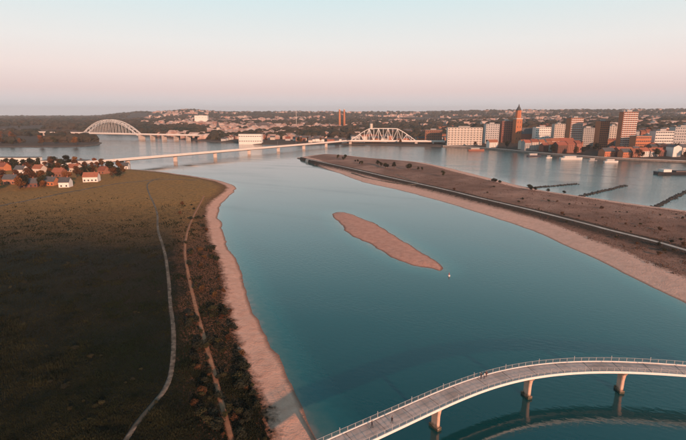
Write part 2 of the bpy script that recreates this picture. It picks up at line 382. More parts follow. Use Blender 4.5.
_x = _n.new('ShaderNodeMix'); _x.data_type = 'RGBA'; _l.new(_m.outputs[0], _x.inputs[0]); _x.inputs[6].default_value = (.07,.065,.045,1); _l.new(_src, _x.inputs[7]); _l.new(_x.outputs[2], _b.inputs['Base Color'])   # algae stain at the waterline
M['edge'] = mat('edge_concrete', (.72,.68,.65), (.80,.76,.72), 2, .6)
M['steel'] = mat('railing_steel', (.34,.33,.33), None, rough=.5, spec=.5)
MB().sweep(path, [(-W,-.12),(-W,-.4),(W,-.4),(W,-.12),(0,-.06)]).build('deck', M['deck'], fb)
MB().sweep(path, [(-.9,-.402),(-.55,-1.15),(.55,-1.15),(.9,-.402)]).build('spine_beam', M['conc'], fb)
for sgn in (-1, 1):
    MB().sweep(path, [(sgn*W+.004*sgn,.10),(sgn*W+.004*sgn,-.55),(sgn*(W+.18),-.5),(sgn*(W+.18),.10)]).build('edge_beam', M['edge'], fb)
    MB().sweep(path, [(sgn*(W+.06),1.10),(sgn*(W+.06),1.03),(sgn*(W+.14),1.03),(sgn*(W+.14),1.10)]).build('handrail', M['steel'], fb)
    for zz in (.35, .7):
        MB().sweep(path, [(sgn*(W+.085),zz+.02),(sgn*(W+.085),zz),(sgn*(W+.11),zz),(sgn*(W+.11),zz+.02)]).build('rail_wire', M['steel'], fb)
post = MB().box(-.055,.055,-.05,.05,.1,1.12).data('railing_post', M['steel'])
tall = MB().box(-.06,.06,-.05,.05,.1,1.6).data('railing_post', M['steel'])
k = 0
for s in np.arange(.8, LEN, 1.9):
    c, d, n_ = on_bridge(s)
    for sgn in (-1, 1): add('railing_post', tall if k % 5 == 0 else post, fb, c+n_*sgn*(W+.10), math.atan2(d.y, d.x))
    k += 1
# joints across the deck
joint = MB().box(-.04,.04,-W+.15,W-.15,-.125,-.045).data('deck_joint', M['asphalt'])
for s in np.arange(4, LEN, 7.5):
    c, d, n_ = on_bridge(s); add('deck_joint', joint, fb, c, math.atan2(d.y, d.x))
S1, S2, S3 = near_s(436,400), near_s(527,370), near_s(622,366)
gap = (S3-S1)/2
piers = [S1-gap, S1, S2, S3, S3+gap]
for s in piers:
    c, d, n_ = on_bridge(s)
    p = MB()
    zs = [(-3, 1.05, .42), (0, 1.05, .42), (3.5, 1.1, .42), (5.2, 1.35, .5), (5.86, 1.9, .6)]
    rings = []
    for z, hw, ht in zs:
        b_ = len(p.v)
        for a_, t_ in ((-hw,-ht*.6),(-hw*.85,-ht),(hw*.85,-ht),(hw,-ht*.6),(hw,ht*.6),(hw*.85,ht),(-hw*.85,ht),(-hw,ht*.6)):
            q = Vector((c.x, c.y, z)) + n_*a_ + d*t_; p.v.append(tuple(q))
        rings.append(b_)
    for a_, b_ in zip(rings, rings[1:]): p.f += [(a_+i, a_+(i+1)%8, b_+(i+1)%8, b_+i) for i in range(8)]
    p.f += [tuple(rings[-1]+i for i in range(8))]
    pr = p.build('pier', M['pier'], fb)
    MB().bar(Vector((c.x,c.y,.35))-n_*1.5, Vector((c.x,c.y,.35))+n_*1.35, 1.2, .8).build('pier_footing', M['pier'], pr)

# ------------------------------------------------------------------ people on the footbridge
def person(loc, rz, jacket, trousers, stride, label, hairc=(.03,.02,.015), arm=.12):
    m = bpy.data.materials.new('clothes'); m.use_nodes = True; n, l = m.node_tree.nodes, m.node_tree.links
    t = n.new('ShaderNodeTexCoord'); s_ = n.new('ShaderNodeSeparateXYZ'); l.new(t.outputs['Object'], s_.inputs[0])
    r = n.new('ShaderNodeValToRGB'); r.color_ramp.interpolation = 'CONSTANT'; mm = n.new('ShaderNodeMath'); mm.operation = 'DIVIDE'; mm.inputs[1].default_value = 1.8
    l.new(s_.outputs[2], mm.inputs[0]); l.new(mm.outputs[0], r.inputs[0]); e = r.color_ramp.elements
    for p_, c in [(0, (.03,.03,.03)), (.05, trousers), (.52, jacket), (.835, (.42,.26,.19))]:
        q = e[0] if p_ == 0 else e.new(p_); q.position = p_; q.color = (*c, 1)
    e.remove(e[len(e)-1]) if e[len(e)-1].position == 1 else None
    l.new(r.outputs[0], n['Principled BSDF'].inputs['Base Color']); n['Principled BSDF'].inputs['Roughness'].default_value = .85
    V = [(0,0,.95),(0,0,1.15),(0,.01,1.36),(0,.0,1.48),(0,.02,1.56),(0,.03,1.68),
         (.10,0,.92),(.11,stride*.5+.04,.5),(.11,stride-.02,.08),(.11,stride+.13,.04),
         (-.10,0,.92),(-.11,-stride*.4+.06,.5),(-.11,-stride-.03,.09),(-.11,-stride+.12,.04),
         (.19,0,1.40),(.25,-arm*.6,1.13),(.24,-arm*.2+.06,.90),(.24,-arm*.2+.10,.80),
         (-.19,0,1.40),(-.25,arm*.6,1.13),(-.24,arm*.9+.08,.91),(-.24,arm*.9+.13,.81)]
    E = [(0,1),(1,2),(2,3),(3,4),(4,5),(0,6),(6,7),(7,8),(8,9),(0,10),(10,11),(11,12),(12,13),(2,14),(14,15),(15,16),(16,17),(2,18),(18,19),(19,20),(20,21)]
    rad = [.15,.14,.16,.06,.09,.095,.10,.07,.045,.04,.10,.07,.045,.04,.075,.05,.038,.03,.075,.05,.038,.03]
    me = bpy.data.meshes.new('person'); me.from_pydata(V, E, []); me.materials.append(m)
    o = add('person', me, None, loc, rz); md = o.modifiers.new('skin', 'SKIN')
    for i, q in enumerate(me.skin_vertices[0].data): q.radius = (rad[i], rad[i]*(.75 if i < 3 else 1)); q.use_root = (i == 0)
    md.use_smooth_shade = True; sb = o.modifiers.new('sub', 'SUBSURF'); sb.levels = sb.render_levels = 2
    h = bmesh.new(); bmesh.ops.create_uvsphere(h, u_segments=12, v_segments=8, radius=.112)
    for v in h.verts: v.co = Vector((v.co.x*.92, v.co.y-.012, v.co.z*.9+1.715)); 
    bmesh.ops.delete(h, geom=[f for f in h.faces if f.calc_center_median().y > .04 and f.calc_center_median().z < 1.74], context='FACES')
    hm = bpy.data.meshes.new('hair'); h.to_mesh(hm); h.free(); hm.materials.append(mat('hair', hairc)); add('hair', hm, o)
    return tag(o, label, 'person')
def stand(x, y, off, rz, *a, **k):
    c, d, n_ = on_bridge(near_s(x, y)); p = c+n_*off
    person((p.x, p.y, DZ-.10), math.atan2(d.y, d.x)-math.pi/2+rz, *a, **k)
stand(373,429,-.6,0,(.03,.03,.04),(.03,.035,.05),.20,'person in dark jacket walking along the footbridge, farther from the rest')
stand(390,421,.5,math.pi,(.05,.03,.03),(.02,.02,.025),.17,'person in dark maroon coat striding on the footbridge deck')
stand(481,379,-1.5,1.4,(.02,.02,.03),(.04,.04,.06),.03,'person in black coat standing by the footbridge railing in a group of three')
stand(484,378.5,-1.3,1.9,(.45,.42,.40),(.04,.04,.06),.02,'person in pale jacket standing by the footbridge railing')
stand(487,377.5,-1.6,1.1,(.09,.03,.025),(.03,.03,.04),.04,'person in brown-red jacket standing at the end of the railing group')

# ------------------------------------------------------------------ foliage
def foliage_mat(name, c1, c2, rand=.25):
    m = mat(name, c1, c2, 1.1, .9, coords='obj', rand=rand, spec=.1); return m
M['f_brown'] = foliage_mat('foliage_russet', (.065,.032,.016), (.115,.055,.023))
M['f_olive'] = foliage_mat('foliage_olive', (.026,.028,.013), (.052,.046,.021))
M['f_dark'] = foliage_mat('foliage_dark', (.016,.021,.014), (.034,.033,.02))
M['f_red'] = foliage_mat('foliage_orange', (.12,.045,.018), (.17,.075,.026))
M['bark'] = mat('bark', (.05,.036,.027), (.08,.06,.045), 3, .95, .3, coords='obj')
def crown_data(name, m, H, rad, base, n, leaf, seed, lobes=7):
    g = np.random.default_rng(seed); q = MB(); L = []
    for i in range(lobes):
        a = g.uniform(0, 2*math.pi); rr = rad*g.uniform(.15, .62); z = base + (H-base)*g.uniform(.22, .80)
        L.append((rr*math.cos(a), rr*math.sin(a), z, rad*g.uniform(.36, .58)))
    L.append((0, 0, base+(H-base)*.72, rad*.55))
    for i in range(n):
        cx, cy, cz, r = L[g.integers(len(L))]; v = g.normal(size=3); v /= np.linalg.norm(v); r *= g.uniform(.62, 1.06)
        p = np.array([cx, cy, cz]) + v*r*np.array([1, 1, .86]); p[2] = max(p[2], base*.75+.1*leaf)
        t = g.normal(size=3); u = np.cross(v+t*.7, g.normal(size=3)); u /= np.linalg.norm(u)+1e-9; w_ = np.cross(u, v+t*.6); w_ /= np.linalg.norm(w_)+1e-9
        s = leaf*g.uniform(.6, 1.3); k = len(q.v)
        q.v += [tuple(p-u*s), tuple(p+w_*s*.55), tuple(p+u*s), tuple(p-w_*s*.55)]; q.f.append((k, k+1, k+2, k+3))
    return q.data(name, m)
def trunk_data(H, r, base, seed, rad):
    g = random.Random(seed); q = MB(); q.tube((0,0,-.4), (g.uniform(-.2,.2), g.uniform(-.2,.2), base*1.1), r, r*.7).tube((0,0,base), (0,0,H*.8), r*.7, r*.15)
    for i in range(5):
        a = i*1.257+g.uniform(-.3,.3); z = base*g.uniform(.8,1.2)
        q.tube((0,0,z), (math.cos(a)*rad*.6, math.sin(a)*rad*.6, z+(H-base)*g.uniform(.3,.5)), r*.4, r*.1, 5)
    return q.data('trunk', M['bark'])
TREES = {}
for nm, m in (('russet','f_brown'), ('olive','f_olive'), ('dark','f_dark'), ('orange','f_red')):
    TREES[nm] = [(crown_data('crown', M[m], 10, 4.0, 2.0, 620, .62, 31+i*7+len(nm)*3), trunk_data(10, .32, 2.2, i, 4.0)) for i in range(3)]
BUSH = {nm: [(crown_data('crown', M[m], 2.2, 1.35, .15, 380, .20, 91+i*5+len(nm), 5), trunk_data(2.0, .07, .3, 9+i, 1.2)) for i in range(3)] for nm, m in (('russet','f_brown'), ('olive','f_olive'), ('dark','f_dark'))}
def tree(kind, x, y, key, H, label, group, name='tree', lib=None, wide=1.0, cat='tree', z=None):
    cr, tr = random.choice((lib or TREES)[kind]); s = H/(10 if lib is None else 2.2)
    o = empty(name, (x, y, gz(x, y, key) if z is None else z), random.uniform(0, 6.28), label=label, cat=cat, group=group)
    o.scale = (s*wide, s*wide, s)
    add('crown', cr, o); add('trunk', tr, o); return o

# ------------------------------------------------------------------ floodplain shrubs and tufts
i = 0
while i < 120:                                  # thicket between the path and the beach
    yy = random.uniform(205, 440)**1.0; t = (yy-205)/235
    lo, hi = 178 + t*20 - (t>.7)*(t-.7)*30, 205 + t*62
    x_, y_ = px(random.uniform(lo, hi), yy, 2)
    if float(h_flood(np.array([x_]), np.array([y_]), True)[1][0]) < 8.5: continue
    k = random.choice(['russet','olive','dark','dark'])
    hh = random.uniform(.8, 2.6); sz = 'knee-high' if hh < 1.3 else 'waist-high' if hh < 1.9 else 'head-high'; wh = 'close to the footbridge end' if yy > 380 else 'beside the straight sandy track' if yy > 290 else 'towards the sandy point'
    tree(k, x_, y_, 'flood', hh, f'{sz} {k} shrub in the beach thicket, {wh}', f'{sz} {k} thicket shrubs {wh}', 'shrub', BUSH, random.uniform(.9,1.5), 'shrub'); i += 1
for i in range(46):                             # loose shrubs on the dark meadow
    x_, y_ = px(random.uniform(-20, 160), random.uniform(215, 430), 2)
    tree(random.choice(['olive','dark']), x_, y_, 'flood', random.uniform(.5, 1.3), 'small dark shrub scattered over the broad meadow left of the gravel path', 'shrubs on the broad meadow', 'shrub', BUSH, 1.5, 'shrub')
def tufts(name, n, region, key, m, size, label, test=None):
    P = []
    while len(P) < n:
        x_, y_ = region(); P.append((x_, y_))
    A = np.array(P); Z, D = HF[key](A[:,0], A[:,1], True); ok = test(D, Z, A) if test else D > 14; A, Z = A[ok], Z[ok]
    c = len(A); a = rng.uniform(0, 6.28, c); v = []; f = []
    s = size*rng.uniform(.45, 1.0, c)*(1 + 1.1*ss(-.05, .25, fbm(A[:,0], A[:,1], 7, 60)))
    B = []
    for j in range(3):
        t = a + j*2.09; lean = .55
        b0 = np.stack([A[:,0]+np.cos(t+1.57)*s*.30, A[:,1]+np.sin(t+1.57)*s*.30, Z-.05], -1)
        b1 = np.stack([A[:,0]-np.cos(t+1.57)*s*.30, A[:,1]-np.sin(t+1.57)*s*.30, Z-.05], -1)
        tp = np.stack([A[:,0]+np.cos(t)*s*lean, A[:,1]+np.sin(t)*s*lean, Z+s*.85], -1)
        B.append(np.stack([b0, b1, tp], 1))
    V = np.concatenate(B).reshape(-1, 3); q = np.arange(len(V)).reshape(-1, 3)
    me = bpy.data.meshes.new(name); me.vertices.add(len(V)); me.vertices.foreach_set('co', V.ravel())
    me.loops.add(q.size); me.loops.foreach_set('vertex_index', q.ravel().astype(np.int32)); me.polygons.add(len(q)); me.polygons.foreach_set('loop_start', np.arange(0, q.size, 3, dtype=np.int32))
    me.update(calc_edges=True); me.materials.append(m)
    return tag(add(name, me), label, 'grass', kind='stuff')
def rnd_px(x0, x1, y0, y1, z=2): return lambda: px(random.uniform(x0, x1), random.uniform(y0, y1), z)
gm = mat('dry_grass', (.004,.009,.0055), (.034,.035,.016), .16, .95, c3=(.010,.019,.009), spec=.05)
tufts('grass', 95000, rnd_px(-30, 290, 190, 470), 'flood', gm, .5, 'rough dry grass tufts covering the dark floodplain meadow', lambda D, Z, A: (D > 10) & (fbm(A[:,0], A[:,1], 18, 40) > -.42) & (rng.uniform(250, 400, len(D)) > A[:,1]) & (np.minimum.reduce([line_d((A[:,0], A[:,1]), p) for p in PATHS]) > .85))
tufts('grass', 26000, rnd_px(360, 720, 165, 285, 3), 'island', mat('island_grass', (.07,.05,.036), (.20,.115,.085), .25, .95, spec=.05), .45, 'low dry grass on the long river island beside the pale road', lambda D, Z, A: (D > 16) & (line_d((A[:,0], A[:,1]), ROAD) > 2.2))

# ------------------------------------------------------------------ river island details
for (x0, y0), n_, h_ in (((390,168),4,7), ((413,169),2,7), ((422,170),2,5), ((380,166),3,6), ((342,160),3,7), ((362,164),3,5), ((443,177),1,7)):
    for q in range(n_):
        x_, y_ = px(x0+random.uniform(-5,5)*(n_>1), y0+random.uniform(-1.2,1.2), 2.5)
        tree(random.choice(['dark','olive']), x_, y_, 'island', h_*random.uniform(.8,1.2), 'small dark tree on the island end near the pale road', 'trees on the island')
for x0, x1, yb in ((484,497,183), (499,508,184), (544,551,191), (528,544,188), (352,362,163), (560,566,194)):
    for q in range(max(1, int((x1-x0)/4))):
        x_, y_ = px(random.uniform(x0, x1), yb, 1); 
        if gz(x_, y_, 'island') < .3: x_, y_ = px(random.uniform(x0, x1), yb+4, 1)
        tree('dark', x_, y_, 'island', random.uniform(2.5, 4.0), 'dark willow bush on the island shore facing the wide river', 'willow bushes on the wide-river shore', 'shrub', BUSH, 1.2, 'shrub', z=max(gz(x_, y_, 'island'), -.1))
for i in range(60):                             # scrub on the embankment and the island back
    while True:
        x_, y_ = px(random.uniform(400, 720), random.uniform(185, 275), 3)
        if float(h_island(np.array([x_]), np.array([y_]), True)[1][0]) > 24 and line_d((np.array([x_]), np.array([y_])), ROAD)[0] > 3: break
    rd = line_d((np.array([x_]), np.array([y_])), ROAD)[0]; k = random.choice(['russet','olive','dark']); wh = 'on the dark embankment close to the pale road' if rd < 16 else 'on the sandy island grass away from the pale road'
    tree(k, x_, y_, 'island', random.uniform(.7, 2.2), f'low {k} scrub bush {wh}', f'{k} scrub {wh}', 'shrub', BUSH, random.uniform(1.0,1.7), 'shrub')
M['rock'] = mat('basalt', (.035,.035,.036), (.075,.07,.066), .6, .9, .4)
def groyne(a, b, label):
    A, B = Vector((*px(*a), 0)), Vector((*px(*b), 0)); g = random.Random(int(a[0])); q = MB(); n_ = int((B-A).length/1.1)
    side = Vector((-(B-A).y, (B-A).x, 0)).normalized()
    for i in range(n_*5):
        c = A.lerp(B, g.random()) + side*g.gauss(0, 1.0); s = g.uniform(.5, 1.1); c.z = g.uniform(-.2, .45)
        u = Vector((g.uniform(-1,1), g.uniform(-1,1), .3)).normalized()*s; q.bar(c-u*.6, c+u*.6, s, s*.8)
    o = q.build('groyne', M['rock'], label=None) if False else q.build('groyne', M['rock'])
    tag(o, label, 'groyne')
groyne((524,188.5), (577,184), 'dark stone groyne reaching out from the willow bushes into the wide river')
groyne((580,196.5), (626,185.5), 'longer dark stone groyne slanting into the wide river')
groyne((655,207), (690,190), 'dark stone groyne beside the moored barge')
# buoy near the sandbar tip
bx_, by_ = px(449, 276); bo = empty('buoy', (bx_, by_, 0), label='small pale buoy floating off the sandbar tip', cat='buoy')
MB().tube((0,0,-.3), (0,0,.45), .55, .5, 12).build('float', mat('buoy_white', (.7,.68,.65), rough=.4), bo); MB().tube((0,0,.45), (0,0,1.7), .22, .06, 8).build('mast', mat('buoy_red', (.4,.06,.04), rough=.5), bo)

# ------------------------------------------------------------------ road bridge over the inlet
M['pink_conc'] = mat('bridge_concrete', (.50,.42,.38), (.60,.52,.47), .3, .8)
M['white_steel'] = mat('white_steel', (.62,.60,.58), (.70,.68,.66), .4, .5)
def beam_bridge(name, a, b, z, wdt, piers_t, label, depth=1.9):
    A, B = Vector((*px(*a), z)), Vector((*px(*b), z)); d = (B-A).normalized(); sd_ = Vector((d.y, -d.x, 0))
    o = empty(name, (A.x, A.y, 0), label=label, cat='bridge'); off = Vector((A.x, A.y, 0))
    pth = [((A-off)+(B-A)*t, sd_) for t in np.linspace(0, 1, 30)]
    MB().sweep(pth, [(-wdt/2,0),(-wdt/2,-.7),(-wdt/4,-depth),(wdt/4,-depth),(wdt/2,-.7),(wdt/2,0)]).build('girder', M['pink_conc'], o)
    MB().sweep(pth, [(-wdt/2+.5,.04),(-wdt/2+.5,.004),(wdt/2-.5,.004),(wdt/2-.5,.04)]).build('roadway', M['asphalt'], o)
    for sgn in (-1, 1): MB().sweep(pth, [(sgn*wdt/2,1.05),(sgn*wdt/2,.006),(sgn*(wdt/2-.3),.006),(sgn*(wdt/2-.3),1.05)]).build('parapet', M['edge'], o)
    for t in piers_t:
        p = (A-off)+(B-A)*t
        MB().bar((p.x, p.y, -2), (p.x, p.y, z-depth), 1.8, 5.5).build('pier', M['pink_conc'], o)
    lm = MB().box(-.1,.1,-.1,.1,0,9).box(-.08,.08,-1.8,.1,8.9,9.1).data('lamp_post', M['steel'])
    for t in np.linspace(.03, .97, 12):
        p = (A-off)+(B-A)*t+sd_*(-wdt/2+.8); add('lamp_post', lm, o, (p.x, p.y, z+.05), math.atan2(d.y, d.x))
    return o
beam_bridge('road_bridge', (60,172.5), (349,144.6), 9.2, 14, (.02,.14,.26,.38,.50,.62,.74,.86), 'long low pale road bridge on slab piers crossing the inlet below the town')

def truss_bridge(name, a, b, zdeck, ztop, wdt, n_, shape, label, ext=(0,0), mw=1.1, matn='white_steel'):
    A, B = Vector((*px(*a), 0)), Vector((*px(*b), 0)); d = (B-A).normalized(); L = (B-A).length; s_ = Vector((-d.y, d.x, 0))
    o = empty(name, tuple(A), math.atan2(d.y, d.x), label=label, cat='bridge'); m = M[matn]
    MB().box(-ext[0], L+ext[1], -wdt/2, wdt/2, zdeck-2.2, zdeck).build('deck', M['pink_conc'], o)
    for sgn in (-1, 1): MB().box(-ext[0], L+ext[1], sgn*wdt/2-.15+sgn*.16, sgn*wdt/2+.15+sgn*.16, zdeck-.5, zdeck+1.2).build('parapet', M['edge'], o)
    hs = [zdeck + (ztop-zdeck)*shape(i/n_) for i in range(n_+1)]; xs = [L*i/n_ for i in range(n_+1)]
    for sgn in (-1, 1):
        y = sgn*wdt/2
        ch = MB(); ch2 = MB()
        for i in range(n_): ch.bar((xs[i], y, hs[i]), (xs[i+1], y, hs[i+1]), mw*1.25)
        ch.build('arch_rib' if 'arch' in name else 'top_chord', m, o)
        if 'arch' in name:
            for i in range(n_): ch2.bar((xs[i], y, max(hs[i]-5.5*(1-abs(i/n_-.5)), zdeck-4)), (xs[i+1], y, max(hs[i+1]-5.5*(1-abs((i+1)/n_-.5)), zdeck-4)), mw)
            ch2.build('lower_rib', m, o)
        for i in range(1, n_):
            if hs[i]-zdeck > 1: MB().bar((xs[i], y, zdeck), (xs[i], y, hs[i]), mw*.7).build('hanger' if 'arch' in name else 'vertical', m, o)
        for i in range(n_):
            if 'arch' in name:
                MB().bar((xs[i], y, max(hs[i]-4.5, zdeck-4)), (xs[i+1], y, hs[i+1]), mw*.6).build('lattice_bar', m, o)
            else:
                MB().bar((xs[i], y, zdeck if i % 2 else hs[i]), (xs[i+1], y, hs[i+1] if i % 2 else zdeck), mw*.75).build('diagonal', m, o)
    for i in range(2, n_-1):
        if hs[i]-zdeck > 6: MB().bar((xs[i], -wdt/2, hs[i]), (xs[i], wdt/2, hs[i]), mw*.6).build('cross_brace', m, o)
    for x_ in (0, L): MB().box(x_-3, x_+3, -wdt/2-1.5, wdt/2+1.5, -3, zdeck-2.2).build('pier', M['conc'], o)
    k = 38
    while k < max(ext):
        if k < ext[0]: MB().box(-k-1.6, -k+1.6, -wdt/2, wdt/2, -3, zdeck-2.2).build('pier', M['conc'], o)
        if k < ext[1]: MB().box(L+k-1.6, L+k+1.6, -wdt/2, wdt/2, -3, zdeck-2.2).build('pier', M['conc'], o)
        k += 40
    return o
truss_bridge('arch_bridge', (84,138), (142,139.5), 15, 53, 16, 18, lambda t: (1-(2*t-1)**2)*1.0 - .18*(1-t*(1-t)*4), 'pale steel arch bridge with vertical hangers over the far river', (260, 190))
truss_bridge('truss_bridge', (350.5,144.5), (416,145), 9.2, 38, 12, 14, lambda t: min(1, math.sin(math.pi*t)*1.25)*.96, 'pale steel truss bridge with curved top chord before the town quay', (0, 70), mw=1.0)

# ------------------------------------------------------------------ buildings
WALL = {'brick': mat('brick_wall', (.27,.115,.075), (.33,.15,.10), .4, .9, coords='obj', rand=.2), 'cream': mat('cream_render', (.52,.45,.39), (.60,.53,.47), .3, .85, coords='obj', rand=.15),
        'white': mat('white_render', (.68,.64,.60), (.74,.70,.66), .3, .8, coords='obj', rand=.12), 'grey': mat('grey_concrete', (.34,.33,.33), (.42,.41,.40), .3, .85, coords='obj', rand=.2),
        'orange': mat('orange_brick', (.42,.15,.075), (.48,.19,.10), .4, .9, coords='obj', rand=.1), 'dark': mat('dark_brick', (.13,.06,.045), (.17,.085,.065), .4, .9, coords='obj', rand=.15)}
ROOF = {'red': mat('red_tiles', (.24,.085,.05), (.31,.12,.075), .7, .85, .2, coords='obj', rand=.2), 'slate': mat('slate_roof', (.075,.075,.08), (.11,.11,.115), .7, .7, .2, coords='obj', rand=.2), 'flat': mat('felt_roof', (.16,.155,.15), (.22,.21,.20), .2, .9, coords='obj', rand=.2)}
GLASS = mat('window_glass', (.035,.045,.055), rough=.12, spec=.6); FRAME = M['white_steel']
def win_data(w, h): return MB().box(-w/2, w/2, -.06, .06, -h/2, h/2).data('window', GLASS)
WIN = {k: win_data(*k) for k in ((1.4,1.6),(2.4,1.8),(3.2,1.8),(1.2,4.0))}
HW = {}
def house(x, y, key, w, d, h, rh, wall, roof, rz, label, group, wins=True, cat='house', z=None):
    o = empty('house', (x, y, (gz(x, y, key) if z is None else z)), rz, label=label, cat=cat, group=group)
    kk = (round(w), round(d), round(h), round(rh), wall, roof); w, d, h, rh = kk[:4]
    if kk not in HW:
        wl_ = MB().box(-w/2, w/2, -d/2, d/2, -3, h); q = len(wl_.v)
        wl_.v += [(-w/2,-d/2,h),(-w/2,d/2,h),(-w/2,0,h+rh-.25),(w/2,-d/2,h),(w/2,d/2,h),(w/2,0,h+rh-.25)]; wl_.f += [(q+2,q+1,q),(q+3,q+4,q+5)]
        r_ = MB()
        for sg in (-1, 1):
            r_.quad_box([(-w/2-.4,sg*(d/2+.5),h-.35),(w/2+.4,sg*(d/2+.5),h-.35),(w/2+.4,0,h+rh-.02*sg),(-w/2-.4,0,h+rh-.02*sg),(-w/2-.4,sg*(d/2+.5),h-.1),(w/2+.4,sg*(d/2+.5),h-.1),(w/2+.4,0,h+rh+.25-.02*sg),(-w/2-.4,0,h+rh+.25-.02*sg)])
        HW[kk] = (wl_.data('wall', WALL[wall]), r_.data('roof', ROOF[roof]), MB().box(w*.25-.4,w*.25+.4,-.4,.4,h+rh-.8,h+rh+1.3).data('chimney', WALL['brick']))
    a, b, c = HW[kk]; add('wall', a, o); rf = add('roof', b, o); add('chimney', c, rf)
    if wins:
        n_ = max(2, int(w/3.4)); fl = max(1, int(h/2.9))
        for i in range(n_):
            for f_ in range(fl):
                add('window', WIN[(1.4,1.6)], o, (-w/2+w*(i+.5)/n_, -d/2-.03, 1.5+f_*2.8))
    return o
def block(x, y, key, w, d, h, wall, rz, label, group=None, cols=6, rows=5, wk=(2.4,1.8), cat='building', name='apartment_block', z=None, plant=True, balcony=False):
    z = gz(x, y, key) if z is None else z; o = empty(name, (x, y, z), rz, label=label, cat=cat, group=group)
    MB().box(-w/2, w/2, -d/2, d/2, -4, h).build('wall', WALL[wall], o)
    rf = MB().box(-w/2-.3, w/2+.3, -d/2-.3, d/2+.3, h+.004, h+.7).build('roof', ROOF['flat'], o)
    if plant: MB().box(-w*.18, w*.15, -d*.2, d*.25, h+.704, h+3.2).build('plant_room', WALL['grey'], rf)
    for i in range(cols):
        for f_ in range(rows):
            add('window', WIN[wk], o, (-w/2+w*(i+.5)/cols, -d/2-.04, h*(f_+.55)/rows))
    sw = max(1, int(cols*d/w*.7))
    for i in range(sw):
        for f_ in range(rows):
            add('window', WIN[wk], o, (w/2+.04, -d/2+d*(i+.5)/sw, h*(f_+.55)/rows), math.pi/2)
    if balcony:
        bd = MB().box(-w/2+.4, w/2-.4, -1.5, -.1, -.12, .12).box(-w/2+.4, w/2-.4, -1.5, -1.38, .12, 1.1).data('balcony', WALL['white'])
        for f_ in range(rows): add('balcony', bd, o, (0, -d/2, h*(f_+.12)/rows))
    return o
def at(x, yb, key='city'):
    """ground point under picture column x, base row yb, following the slope"""
    z = 8.0
    for _ in range(6): p = px(x, yb, z); z = z*.5 + max(0, gz(*p, key))*.5
    return (*p, gz(*p, key))
def place(x0, x1, ytop, ybase, wall, label, d=16, **k):
    xm = (x0+x1)/2; X, Y, Z = at(xm, ybase); w = (x1-x0)/F_PX*Y*1.02
    h = max(6, z_at(ytop, Y) - Z)
    return block(X, Y, 'city', w, d, h, wall, random.uniform(-.12,.12), label, z=Z, **k)
BIG = []
def big(*a, **k): BIG.append((a[0]-1, a[1]+1, a[3])); return place(*a, **k)
big(447,480,127.5,145,'cream','broad cream apartment slab with a regular window grid behind the river trees', cols=11, rows=8, wk=(2.4,1.8), balcony=True)
big(566,578,118,147,'orange','tall orange brick apartment tower beside the quay', cols=6, rows=16, wk=(2.4,1.8), balcony=True)
big(595,604,121,149,'orange','narrow orange brick tower with grid windows on the slope', cols=5, rows=15, wk=(2.4,1.8))
big(617,630,112,151,'orange','tallest deep orange residential tower above the quay', cols=6, rows=20, wk=(2.4,1.8), balcony=True)
big(630.5,646,136,153,'orange','low wide orange brick wing joined beside the tallest residential tower', cols=8, rows=5, plant=False)
big(579,592,128,146,'grey','grey concrete office block between the two orange towers', cols=7, rows=9)
big(533,548,127,143,'white','white flat-roofed office block above the truss bridge quay', cols=8, rows=7)
big(650,668,131,151,'white','white hotel block with wide window rows on the right slope', cols=8, rows=7, wk=(3.2,1.8))
big(670,690,127,146,'grey','grey slab block on the wooded slope', cols=9, rows=7)
big(425,441,130,143,'brick','brick apartment row of five floors by the waterside trees', cols=8, rows=5)
big(484,497,124,143,'grey','grey concrete tower block beside the church tower', cols=6, rows=9)
big(500,510,121,142,'brick','brick tower block beside the church tower', cols=5, rows=10)
big(240,262,134,143,'white','low white warehouse with long windows across the inlet', cols=10, rows=2, wk=(3.2,1.8), plant=False)
big(196,208,115.5,124,'white','distant white factory hall on the left plain', cols=4, rows=2, wk=(3.2,1.8), d=30)
big(552,562,124,141,'cream','cream tower block with dark windows inland of the quay', cols=5, rows=9)
big(606,615,126,143,'cream','slender cream tower block between orange towers', cols=4, rows=9)

def church_tower(x0, x1, ytop, ybase, label):
    xm = (x0+x1)/2; X, Y, Z = at(xm, ybase); w = (x1-x0)/F_PX*Y; H = z_at(ytop, Y)-Z
    BIG.append((x0-2, x1+9, ybase)); o = empty('church', (X, Y, Z), .15, label=label, cat='church')
    MB().box(-w/2, w/2, -w/2, w/2, -4, H*.62).build('tower_shaft', WALL['orange'], o)
    MB().box(-w/2-.5, w/2+.5, -w/2-.5, w/2+.5, H*.62+.004, H*.64).build('cornice', WALL['cream'], o)
    MB().tube((0,0,H*.64+.004), (0,0,H*.84), w*.46, w*.43, 8).build('belfry', WALL['orange'], o)
    sp = MB().tube((0,0,H*.84+.004), (0,0,H*.92), w*.46, w*.2, 8).build('cap', ROOF['slate'], o)
    MB().tube((0,0,H*.92+.004), (0,0,H), w*.17, w*.03, 8).build('lantern', ROOF['slate'], sp)
    for f_ in (.12,.27,.42,.54):
        for q in (-.22,.22): add('window', WIN[(1.2,4.0)], o, (q*w, -w/2-.05, H*f_))
    MB().box(w/2+.01, w/2+42, -8, 8, -4, 20).build('nave_wall', WALL['brick'], o)
    q = MB().gable(42.6, 18, 20.004, 33).data('nave_roof', ROOF['slate']); add('nave_roof', q, o, (w/2+21.4, 0, 0))
    return o
church_tower(512.8, 519, 104, 143, 'tall square brick church tower with octagonal belfry rising above the skyline')
